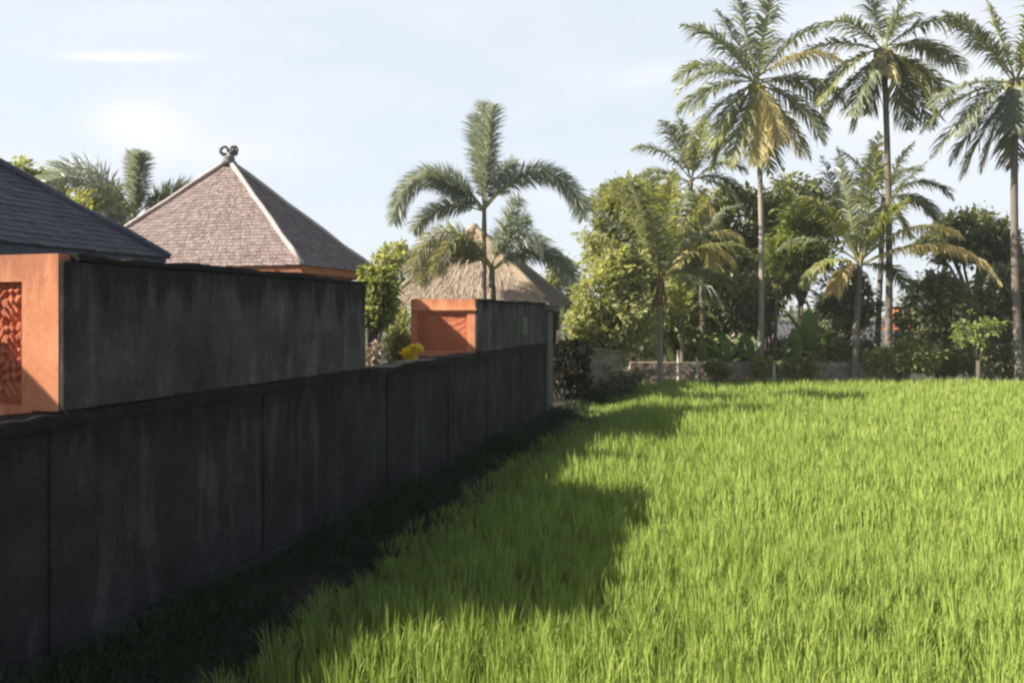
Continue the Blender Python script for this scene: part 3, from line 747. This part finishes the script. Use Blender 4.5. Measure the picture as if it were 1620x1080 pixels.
palm('slender palm rising behind the round broadleaf crown', gbase(1100, 31), P(1092, 285, 31),
     [(96, .2, .95, .10, 'f'), (110, -.2, .95, .35), (126, .1, 1.0, .5), (80, -.2, .95, .2, 'f'), (64, .2, .9, .4), (45, -.1, .9, .6), (145, .3, .9, .6), (20, .2, .9, .7), (165, -.2, .9, .6), (-10, -.3, .8, .5),
      (190, -.2, .8, .5), (-50, -.4, .7, .3, 'y'), (230, -.4, .8, .3)],
     2.7, 5, .12, .10, group=PG)
palm('low bushy palm with a fan of pale green fronds and a rusty sheath', gbase(1045, 25.6), P(1042, 436, 25.6),
     [(93, .15, 1.05, .05, 'f'), (84, -.2, 1.0, .08, 'f'), (104, .1, 1.0, .12), (114, -.2, 1.05, .16, 'f'), (124, .2, 1.05, .28), (136, -.15, 1.0, .35, 'f'), (74, .2, 1.0, .16), (64, -.1, 1.0, .25, 'f'),
      (54, .25, .95, .4), (40, -.2, .9, .5, 'f'), (148, .2, .95, .5, 'f'), (160, -.2, .8, .55, 'y'), (20, .1, .8, .6), (172, -.4, .7, .6, 'y'), (0, -.3, .7, .6), (100, -.5, .8, .3)],
     3.3, 6, .10, .09, leaf_len=.85, bark=M['palm_bark_pale'], sheath=1.4, group=PG)
palm('palm with dark arching fronds close behind the middle tall palm trunk', gbase(1385, 30.5), P(1398, 312, 30.5),
     [(96, .2, .9, .1), (75, -.2, .9, .3), (118, .2, 1.0, .3), (55, .3, 1.0, .55), (36, -.2, 1.05, .7), (140, -.2, .9, .6), (15, .2, 1.0, .7), (165, .2, .9, .6), (-10, -.2, .9, .5), (190, -.2, .8, .5), (-60, -.4, .7, .3, 'f'), (240, -.3, .8, .3)],
     2.6, 12, .11, .09, leaf_len=.7, group=PG)
palm('small feathery palm low between the lime green tree and the banana plants', gbase(1225, 28.2), P(1228, 455, 28.2),
     [(95, .2, 1.0, .15, 'f'), (75, -.2, 1.0, .3, 'f'), (115, .1, 1.0, .35), (50, .2, 1.0, .6, 'f'), (135, -.2, 1.0, .6), (25, -.2, .9, .8), (160, .2, .9, .8, 'f'), (-10, -.3, .8, .6), (195, -.3, .8, .6)],
     1.9, 13, .08, .06, leaf_len=.55, leaf_w=.045, pairs=50, group=PG)
palm('small feathery palm with fresh fronds right of the yellow green corner bush', gbase(1078, 26.6), P(1080, 505, 26.6),
     [(95, .2, 1.0, .15, 'f'), (75, -.2, 1.0, .3, 'f'), (115, .1, 1.0, .35, 'f'), (50, .2, 1.0, .6), (135, -.2, 1.0, .6, 'f'), (25, -.2, .9, .8, 'f'), (160, .2, .9, .8), (100, -.5, .9, .4, 'f')],
     1.6, 14, .07, .06, leaf_len=.5, leaf_w=.045, pairs=44, group=PG)
# palm with golden fronds in front of the broadleaf crown
palm('short palm with hanging golden yellow fronds in front of the broadleaf trees', gbase(1112, 27.5), P(1110, 372, 27.5),
     [(95, .2, .7, .2, 'f'), (60, .1, .75, .4, 'g'), (130, .2, .75, .4, 'g'), (20, -.3, .6, .6, 'y'), (150, -.3, .7, .5, 'y'), (-30, -.4, .6, .4, 'y'), (-75, -.5, .6, .2, 'y'), (215, -.4, .65, .3, 'y'), (0, .3, .7, .5, 'g'), (180, .3, .7, .6, 'g')],
     2.4, 7, .10, .08, leaf_len=.75, pairs=56, group=PG)
# ornamental palms inside the wall
palm('arching foxtail palm in front of the thatched pavilion roof', gbase(766, 20) + Vector((0, 0, .2)), P(766, 330, 20),
     [(91, .05, .95, .02, 'palm_blue'), (85, -.12, .92, .02, 'palm_blue'), (96, .15, .92, .02, 'palm_blue'), (123, -.05, 1.22, 1.25, 'palm_blue'), (125, .06, 1.16, 1.22, 'palm_blue'), (52, -.05, 1.24, 1.28, 'palm_blue'), (50, .06, 1.18, 1.22, 'palm_blue'),
      (142, -.2, .62, .2, 'palm_blue'), (160, .35, .8, .7, 'palm_blue'), (70, .5, .7, .4, 'palm_blue')],
     2.73, 8, .070, .052, leaf_len=.46, leaf_w=.022, pairs=300, plumose=True, hang=.35, shaft=.75, bark=M['palm_bark'], name='foxtail_palm', group='ornamental palms in the villa garden')
palm('low drooping palm hanging over the thatched pavilion roof', gbase(790, 17.8) + Vector((0, 0, .2)), P(778, 420, 17.8),
     [(74, -.2, .95, .30, 'palm_blue'), (66, .2, .8, .5, 'palm_blue'), (150, -.45, 1.15, 1.0, 'palm_olive'), (116, -.4, 1.25, 1.2, 'palm_olive'), (124, -.3, 1.4, 1.15, 'palm_olive'), (140, -.2, 1.25, 1.05, 'palm_olive'), (132, .2, 1.3, 1.1, 'palm_blue'), (46, .2, 1.35, 1.05, 'palm_blue'), (36, -.1, 1.25, .95, 'palm_blue'), (55, -.3, .9, .8, 'palm_blue')],
     1.75, 9, .065, .055, leaf_len=.40, leaf_w=.022, pairs=200, plumose=True, hang=.6, shaft=.5, bark=M['crownshaft'], name='foxtail_palm', group='ornamental palms in the villa garden')
palm('arching foxtail palm between the two shingled villa roofs', gbase(212, 19.5) + Vector((0, 0, .2)), P(214, 345, 19.5),
     [(90, .05, .85, .03, 'palm_blue'), (83, -.1, .85, .05, 'palm_blue'), (122, .05, 1.75, .95, 'palm_blue'), (126, -.08, 1.65, .92, 'palm_blue'), (46, .1, 1.1, .62, 'palm_blue'), (38, -.1, 1.05, .5, 'palm_blue'), (150, .2, .8, .7, 'palm_blue'), (20, .3, .8, .7, 'palm_blue')],
     1.95, 10, .085, .07, leaf_len=.44, leaf_w=.026, pairs=230, plumose=True, hang=.35, shaft=.7, bark=M['crownshaft'], name='foxtail_palm', group='ornamental palms in the villa garden')

# ---- broadleaf trees, bushes
TG = 'broadleaf trees beyond the rice field'; BG = 'bushes beyond the rice field'
tree('broadleaf_tree', 'rounded pale green broadleaf tree left of the tall palms', 'tree', gbase(1000, 29.5),
     [(985, 330, 48, 45), (965, 385, 40, 50), (1030, 345, 45, 45), (1010, 410, 50, 45)], 29.5, M['leaf_olive'], 11000, .22, 101, .13, TG, clumps=34)
tree('broadleaf_tree', 'broad mid green tree behind the pale trunk of the left tall palm', 'tree', gbase(1150, 32),
     [(1130, 360, 50, 45), (1180, 345, 48, 50), (1150, 410, 60, 40), (1090, 400, 45, 45), (1215, 400, 40, 40), (1090, 335, 36, 36), (1240, 350, 40, 40), (1060, 420, 40, 40)], 32, M['leaf_mid'], 12000, .25, 102, .15, TG, clumps=40)
tree('broadleaf_tree', 'lime green light leaved tree between the tall palms', 'tree', gbase(1268, 29),
     [(1265, 385, 42, 34), (1240, 405, 34, 28), (1295, 400, 30, 26), (1280, 345, 36, 30)], 29, M['leaf_lime'], 7000, .19, 103, .09, TG, clumps=30)
tree('broadleaf_tree', 'tall dark green tree behind the lime green tree', 'tree', gbase(1262, 34),
     [(1250, 315, 44, 38), (1290, 330, 42, 38), (1225, 350, 36, 34), (1325, 345, 30, 36)], 34, M['leaf_dark'], 4000, .25, 104, .13, TG, clumps=32)
tree('broadleaf_tree', 'dark domed tree near the right edge under the tall palm', 'tree', gbase(1540, 32),
     [(1530, 375, 52, 34), (1575, 385, 38, 40), (1490, 392, 36, 26), (1595, 420, 30, 34)], 32, M['leaf_dark'], 7500, .22, 105, .14, TG, clumps=40)
tree('bush', 'tall sunlit yellow green bush at the left corner of the rice field', 'bush', gbase(975, 24.8),
     [(955, 470, 46, 50), (935, 510, 34, 42), (985, 425, 36, 30), (925, 560, 22, 24), (990, 500, 40, 50), (965, 545, 45, 38), (1000, 440, 30, 35)], 24.8, M['leaf_bright'], 9500, .18, 106, .05, BG, stems=3, clumps=46)
tree('bush', 'dark leafy bush behind the low stone wall left of centre', 'bush', gbase(1150, 28.6),
     [(1150, 470, 48, 42), (1105, 500, 40, 40), (1175, 505, 34, 36), (1080, 470, 30, 36)], 28.6, M['leaf_dark'], 6000, .18, 107, .06, BG, stems=2)
tree('bush', 'dark upright bush left of the middle tall palm trunk', 'bush', gbase(1340, 29.5),
     [(1338, 455, 34, 36), (1325, 490, 28, 36), (1362, 480, 24, 34), (1345, 530, 36, 34)], 29.5, M['leaf_dark'], 4500, .18, 108, .05, BG, stems=2)
tree('bush', 'large dark bush right of the middle tall palm trunk', 'bush', gbase(1485, 28.6),
     [(1475, 480, 44, 44), (1510, 520, 44, 42), (1455, 520, 36, 36), (1490, 450, 30, 26)], 28.6, M['leaf_dark'], 4600, .21, 109, .06, BG, stems=3)
tree('bush', 'tall dark bush behind the trunk at the right edge', 'bush', gbase(1590, 29),
     [(1580, 460, 40, 36), (1600, 505, 40, 42), (1560, 520, 34, 36), (1625, 460, 34, 44)], 29, M['leaf_dark'], 4600, .21, 110, .06, BG, stems=3)
tree('bush', 'green bush with loose olive leaves beside the banana plants', 'bush', gbase(1215, 30),
     [(1215, 470, 40, 32), (1235, 445, 26, 22), (1195, 500, 30, 24)], 30, M['leaf_olive'], 3200, .17, 111, .05, BG, stems=2)
tree('bush', 'low dark green bush at the foot of the middle tall palm', 'bush', gbase(1425, 26.6),
     [(1425, 562, 34, 22), (1390, 570, 24, 18), (1462, 566, 26, 22)], 26.6, M['leaf_mid'], 2600, .13, 112, .03, BG, stems=2)
tree('bush', 'low dark bush at the right end of the low stone wall', 'bush', gbase(1320, 27.2),
     [(1320, 560, 30, 22), (1345, 572, 22, 16)], 27.2, M['leaf_dark'], 2200, .13, 113, .03, BG, stems=2)
tree('bush', 'small round bush in front of the low stone wall', 'bush', gbase(1206, 26.1),
     [(1205, 578, 16, 15)], 26.1, M['leaf_mid'], 700, .11, 114, .025, BG)
tree('sapling', 'young sapling with sparse light leaves on two thin stems', 'tree', gbase(1535, 26),
     [(1530, 520, 14, 24), (1555, 520, 22, 14), (1538, 540, 24, 9), (1575, 515, 16, 12)], 26, M['leaf_lime'], 700, .14, 115, .045, None, stems=2, clumps=22)
tree('bush', 'olive bush filling the gap beside the rusty sheathed palm', 'bush', gbase(1075, 28),
     [(1070, 520, 40, 36), (1045, 480, 34, 40), (1110, 545, 40, 28), (1025, 545, 30, 24)], 28, M['leaf_mid'], 5200, .17, 116, .05, BG, stems=2)
tree('bush', 'dark brown hedge bush at the end of the grey wall', 'bush', gbase(900, 21.2),
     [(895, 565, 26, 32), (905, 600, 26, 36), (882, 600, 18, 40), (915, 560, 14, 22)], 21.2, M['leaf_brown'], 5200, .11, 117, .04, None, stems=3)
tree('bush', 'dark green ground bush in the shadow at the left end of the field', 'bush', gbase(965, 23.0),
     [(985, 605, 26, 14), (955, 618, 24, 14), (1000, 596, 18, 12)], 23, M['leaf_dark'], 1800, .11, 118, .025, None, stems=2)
tree('bush', 'low dark undergrowth bush left of the trunk at the right edge', 'bush', gbase(1560, 27.4),
     [(1555, 572, 30, 22), (1590, 566, 28, 26), (1610, 575, 24, 18)], 27.4, M['leaf_dark'], 2800, .13, 127, .03, BG, stems=2)
tree('bush', 'low dark undergrowth bush between the middle tall palm and the sapling', 'bush', gbase(1495, 27.5),
     [(1490, 570, 32, 22), (1515, 576, 22, 16)], 27.5, M['leaf_dark'], 2400, .13, 128, .03, BG, stems=2)
tree('bush', 'dark undergrowth bush just behind the low stone wall by the rusty sheathed palm', 'bush', gbase(1095, 29.5),
     [(1090, 555, 34, 26), (1060, 560, 30, 24), (1130, 560, 30, 22), (1165, 555, 26, 26)], 29.5, M['leaf_dark'], 3600, .14, 129, .03, BG, stems=3)
tree('bush', 'dark undergrowth bush behind the tallest banana plant', 'bush', gbase(1290, 29),
     [(1285, 545, 34, 30), (1250, 555, 26, 24), (1310, 565, 24, 20)], 29, M['leaf_dark'], 3000, .14, 130, .03, BG, stems=2)
tree('bush', 'mid green leafy bush hanging over the left part of the low stone wall', 'bush', gbase(1135, 26.2),
     [(1130, 582, 14, 10), (1145, 586, 10, 8)], 26.1, M['leaf_mid'], 1500, .12, 131, .025, BG, stems=2, clumps=22)
tree('bush', 'ragged olive bush hanging over the right part of the low stone wall', 'bush', gbase(1255, 26.2),
     [(1258, 578, 15, 13), (1280, 584, 12, 9)], 26.15, M['leaf_olive'], 1500, .12, 132, .025, BG, stems=2, clumps=22)
tree('bush', 'dark shrub beside the gate pillar where the grey wall ends', 'bush', gbase(925, 22.6),
     [(905, 590, 22, 34), (918, 610, 12, 24)], 22.4, M['leaf_dark'], 3200, .11, 133, .035, BG, stems=2)
# garden side
GG = 'garden bushes behind the wall'
tree('bush', 'dark leafy bush in the gap between the raised wall sections', 'bush', WP(11.2, .95, 0),
     [(598, 455, 24, 26), (590, 495, 22, 26), (608, 480, 20, 24), (585, 440, 16, 16)], 11.6, M['leaf_mid'], 3600, .09, 119, .035, GG, stems=2)
tree('bush', 'yellow green garden bush left of the orange far end panel', 'bush', WP(14.2, 1.75, 0),
     [(634, 520, 14, 40), (628, 555, 20, 26), (640, 560, 12, 24)], 14.6, M['leaf_bright'], 1700, .09, 120, .03, GG, stems=2)
tree('croton', 'small round yellow croton bush just above the wall top', 'bush', WP(12.0, .62, 0),
     [(651, 560, 15, 12)], 12.2, M['leaf_yellow'], 900, .06, 121, .02, None, clumps=14, shell=.3)
tree('bush', 'pale bush with dry creamy leaves against the far end of the near raised section', 'bush', WP(10.3, .5, 0),
     [(590, 560, 7, 16)], 10.4, M['thatch'], 240, .07, 122, .015, GG, clumps=12)
tree('broadleaf_tree', 'pale green tree far behind the gap between villa and pavilion', 'tree', gbase(628, 30),
     [(625, 405, 24, 24), (640, 425, 30, 30), (605, 430, 24, 24)], 30, M['leaf_bright'], 2600, .19, 123, .10, 'trees behind the villas', clumps=26)
tree('broadleaf_tree', 'yellow green tree between the two shingled villa roofs', 'tree', gbase(165, 21),
     [(160, 320, 32, 30), (185, 345, 30, 26), (130, 345, 36, 36)], 21, M['leaf_bright'], 3800, .15, 124, .09, 'trees behind the villas', clumps=34)
tree('broadleaf_tree', 'olive tree showing over the slate roof at the left edge', 'tree', gbase(40, 22),
     [(40, 280, 36, 22), (75, 300, 28, 26), (5, 300, 36, 30)], 22, M['leaf_olive'], 3200, .16, 125, .09, 'trees behind the villas', clumps=30)
tree('bush', 'grey green tree top behind the pavilion beside the field corner', 'tree', gbase(880, 27),
     [(885, 430, 20, 28), (868, 465, 20, 24), (905, 470, 16, 24)], 27, M['leaf_olive'], 1800, .16, 126, .05, 'trees behind the villas', clumps=24)

# far wood closing the view behind the houses
rs = np.random.default_rng(77); bl = []
for k in range(46):
    x = -40 + k * 2.2 + rs.uniform(-1, 1); y = rs.uniform(58, 78); r = rs.uniform(2.0, 3.4)
    bl.append(((x, y, -1.5 + r * .9 + rs.uniform(-.4, .3)), (r * 1.2, r, r)))
o = add_leaves('far_wood', crown(bl, 26000, .45, 78, 22), M['leaf_far'], None)
tag(o, 'pale far wood seen low between the trunks', 'trees', kind='stuff')

# ---- banana plants
def banana(label, base, h, leaves, seed, group):
    root = empty('banana_plant', base, label, 'plant', group); base = Vector(base)
    top = base + Vector((0, 0, h))
    MB().tube([base - Vector((0, 0, .1)), base + Vector((0, 0, h * .5)), top], [.13, .10, .06], 10).build('stem', M['banana_stem'], root, smooth=True)
    rr = random.Random(seed)
    for (th, dep, ln, dr) in leaves:
        d = Vector((math.cos(R(th)), dep, math.sin(R(th)))).normalized(); p = top.copy(); g = []
        n = 14; wmax = ln * .17
        vs = []
        for k in range(n + 1):
            u = k / n
            d = (d + Vector((0, 0, -dr * (.2 + 1.6 * u) * 2 / n))).normalized()
            p = p + d * ln / n if k else p
            side = d.cross(Vector((0, 0, 1)))
            side = side.normalized() if side.length > .05 else Vector((1, 0, 0))
            up = side.cross(d)
            w = wmax * (max(0, math.sin(math.pi * min(1, max(0, (u - .16) / .84)) ** .8)) ** .6) + .012
            j1, j2 = (1 - .35 * rr.random() ** 3), (1 - .35 * rr.random() ** 3)
            vs += [p - side * w * j1 + up * w * .35, p, p + side * w * j2 + up * w * .35]
        mb = MB(); mb.v = [tuple(q) for q in vs]
        for k in range(n):
            for j in (0, 1):
                mb.f.append((3 * k + j, 3 * k + j + 1, 3 * k + j + 4, 3 * k + j + 3))
        mb.build('leaf', M['banana'], root, smooth=True)
    return root
BN = 'banana plants beyond the rice field'
banana('young banana plant with pale raised leaves at the left end of the low stone wall', gbase(1062, 27), .5,
       [(98, -.2, 1.0, .3), (60, .2, 1.0, .4), (130, .2, 1.0, .5), (38, -.3, .9, .7), (150, -.3, .9, .8)], 6, BN)
banana('broad leaved banana plant between the left tall palm and the pink tiled house', gbase(1188, 27.3), .8,
       [(102, -.2, 1.2, .3), (66, .2, 1.2, .4), (132, .2, 1.1, .5), (40, -.3, 1.0, .7), (152, -.3, .9, .8), (85, .4, 1.2, .2)], 7, BN)
banana('tallest banana plant with one dark leaf leaning left, middle of the tree line', gbase(1280, 26.8), 1.25,
       [(118, .1, 1.7, .1), (95, -.2, 1.4, .2), (75, .2, 1.4, .3), (60, -.3, 1.2, .6), (140, -.3, 1.2, .7), (85, .3, 1.5, .15), (30, .2, 1.1, .9), (160, .2, 1.0, .9), (100, -.5, 1.2, .5)], 1, BN)
banana('banana plant with drooping leaves right beside the tallest one', gbase(1262, 26.6), .8,
       [(100, -.2, 1.3, .3), (70, .2, 1.3, .5), (130, .2, 1.2, .6), (40, -.3, 1.1, .8), (150, -.3, 1.0, .9), (85, .4, 1.2, .3)], 2, BN)
banana('banana plant with pale midribs behind the low stone wall', gbase(1150, 26.9), .75,
       [(100, -.2, 1.2, .3), (65, .2, 1.3, .3), (125, .2, 1.2, .4), (45, -.3, 1.1, .6), (145, -.3, 1.1, .7), (85, .4, 1.2, .3)], 3, BN)
banana('smaller banana plant between the white post and the pale midribbed one', gbase(1112, 27.1), .6,
       [(95, -.2, 1.1, .3), (60, .2, 1.1, .4), (130, .2, 1.1, .5), (40, -.3, .9, .7), (150, -.3, .9, .8)], 4, BN)
banana('low banana plant right of the lime green tree', gbase(1305, 27.6), .7,
       [(95, -.2, 1.1, .3), (60, .2, 1.1, .4), (130, .2, 1.1, .5), (40, -.3, .9, .7), (150, -.3, .9, .8)], 5, BN)

# ------------------------------------------------------------------ low stone wall, posts, far houses
def course_wall(root, a, b, z0, z1, th, m, seed, name='stonework'):
    rr = random.Random(seed); a, b = Vector(a), Vector(b); d = (b - a); ln = d.length; d.normalize(); nv = Vector((-d.y, d.x, 0))
    mb = MB(); z = z0
    while z < z1 - .02:
        hh = min(rr.uniform(.08, .13), z1 - z); x = 0
        while x < ln - .01:
            w = min(rr.uniform(.12, .32), ln - x); f = rr.uniform(-.025, .025)
            q = lambda xx, yy, zz: a + d * xx + nv * yy + Vector((0, 0, zz))
            x0, x1 = x + .008, x + w - .008
            mb.hexa([q(x0, f, z), q(x1, f, z), q(x1, th, z), q(x0, th, z), q(x0, f, z + hh - .012), q(x1, f, z + hh - .012), q(x1, th, z + hh - .012), q(x0, th, z + hh - .012)])
            x += w
        z += hh
    return mb.build(name, m, root, bevel=.012)
lw = empty('low_stone_wall', P(1150, 498, 26.4) * 1.0, 'low pinkish rubble stone wall along the far edge of the rice field', 'wall')
lw.location.z = -.25
course_wall(lw, (3.9, 26.35, 0), (13.4, 26.75, 0), -.3, .64, .3, M['rubble'], 3)
tw = empty('tan_wall', (2.4, 23.9, -.25), 'short tan rendered wall behind the bush at the field corner', 'wall')
MB().hexa([(1.95, 24.0, -.3), (3.4, 24.4, -.3), (3.4, 24.65, -.3), (1.95, 24.25, -.3), (1.95, 24.0, 1.15), (3.4, 24.4, 1.05), (3.4, 24.65, 1.05), (1.95, 24.25, 1.15)]).build('panel', M['tan'], tw, bevel=.03)
MB().hexa([(1.9, 23.95, 1.155), (3.45, 24.36, 1.055), (3.45, 24.7, 1.055), (1.9, 24.3, 1.155), (1.9, 23.95, 1.23), (3.45, 24.36, 1.13), (3.45, 24.7, 1.13), (1.9, 24.3, 1.23)]).build('coping', M['tan'], tw, bevel=.02)
for x, h, lab in ((1073, 1.25, 'pale wooden post standing tallest in front of the low stone wall'), (1224, .85, 'short pale post at the low stone wall near the pink tiled house'), (1103, .95, 'grey slim post at the low stone wall beside the banana plants')):
    b = gbase(x, 26.2)
    post = empty('fence_post', b, lab, 'post', 'posts along the low stone wall')
    MB().tube([b - Vector((0, 0, .2)), b + Vector((.01, 0, h * .5)), b + Vector((0, 0, h))], [.055, .05, .045], 8).build('shaft', M['white_paint'], post)
    MB().lathe(b + Vector((0, 0, h + .001)), [(.05, 0), (.052, .02), (.02, .05)], 8).build('cap', M['white_paint'], post)

def house(name, label, cx, d, wpx, ye, yt, dep, mr, body, cat='house', hip=.35):
    """gabled/hipped house: eave at photo row ye, ridge at row yt"""
    k = d / FPX; X = (cx - HORX) * k; w = wpx * k / 2
    g = float(ground_z(np.array([X]), np.array([d]))[0]) - .1
    ze = EYE + (HORY - ye) * k; zr = EYE + (HORY - yt) * k
    root = empty(name, (X, d, g), label, cat)
    e = [Vector((X - w, d, ze)), Vector((X + w, d, ze)), Vector((X + w, d + dep, ze)), Vector((X - w, d + dep, ze))]
    r0 = Vector((X - w * (1 - hip), d + dep / 2, zr)); r1 = Vector((X + w * (1 - hip), d + dep / 2, zr))
    mb = MB(); mb.poly([e[0], e[1], r1, r0]); mb.poly([e[1], e[2], r1]); mb.poly([e[2], e[3], r0, r1]); mb.poly([e[3], e[0], r0]); mb.poly(e[::-1])
    # tile ribs down the front slope
    nrib = int(2 * w / .28)
    for i in range(1, nrib):
        u = i / nrib; p = e[0].lerp(e[1], u); t = (u * 2 - 1)
        if abs(t) < (1 - hip):
            q = Vector((p.x, d + dep / 2, zr))
        else:
            f = (1 - abs(t)) / hip
            q = Vector((p.x, d + dep / 2 * f, ze + (zr - ze) * f))
        mb.tube([p + Vector((0, 0, .015)), q + Vector((0, 0, .015))], .035, 5)
    roof = mb.build('roof', mr, root)
    MB().tube([r0 + Vector((-.05, 0, .03)), r1 + Vector((.05, 0, .03))], .07, 6).build('ridge', mr, roof)
    o = .35
    MB().box(X - w + o, X + w - o, d + o, d + dep - o, g, ze - .01).build('wall', body, root)
    dw = min(.45, w * .3)
    fr = MB().box(X - dw - .08, X + dw + .08, d + o - .05, d + o - .003, g + .1, min(ze - .2, g + 2.1)).build('door', M['dark_wood'], root)
    MB().box(X + dw - .12, X + dw - .06, d + o - .09, d + o - .051, g + 1.0, g + 1.12).build('handle', M['stone'], fr)
    return root
house('tiled_house', 'small house with a faded pink tiled roof behind the low stone wall', 1206, 33, 92, 553, 527, 2.6, M['pink_tile'], M['render_grey'])
house('grey_house', 'long low house with a grey tiled roof far behind the palms', 1330, 38, 250, 549, 512, 4.0, M['grey_tile'], M['render_grey'], hip=.2)
house('orange_shrine', 'little shrine with a steep bright orange tiled roof behind the middle tall palm', 1428, 31, 34, 522, 488, .9, M['orange_tile'], M['pink_tile'], 'shrine', hip=.75)

# ------------------------------------------------------------------ humid morning air
m, nt, out = new_mat('humid_air')
vp = N(nt, 'ShaderNodeVolumePrincipled'); vp.inputs['Density'].default_value = 0.0007
vp.inputs['Color'].default_value = (0.95, 0.97, 1.0, 1); vp.inputs['Anisotropy'].default_value = 0.2
L(nt, vp.outputs[0], out.inputs['Volume'])
hz = MB().box(-1700, 1700, -1700, 2000, -2.7, 14.5).build('haze', m)
tag(hz, 'thin pale humid haze over the field', kind='stuff')
S.cycles.volume_bounces = 1
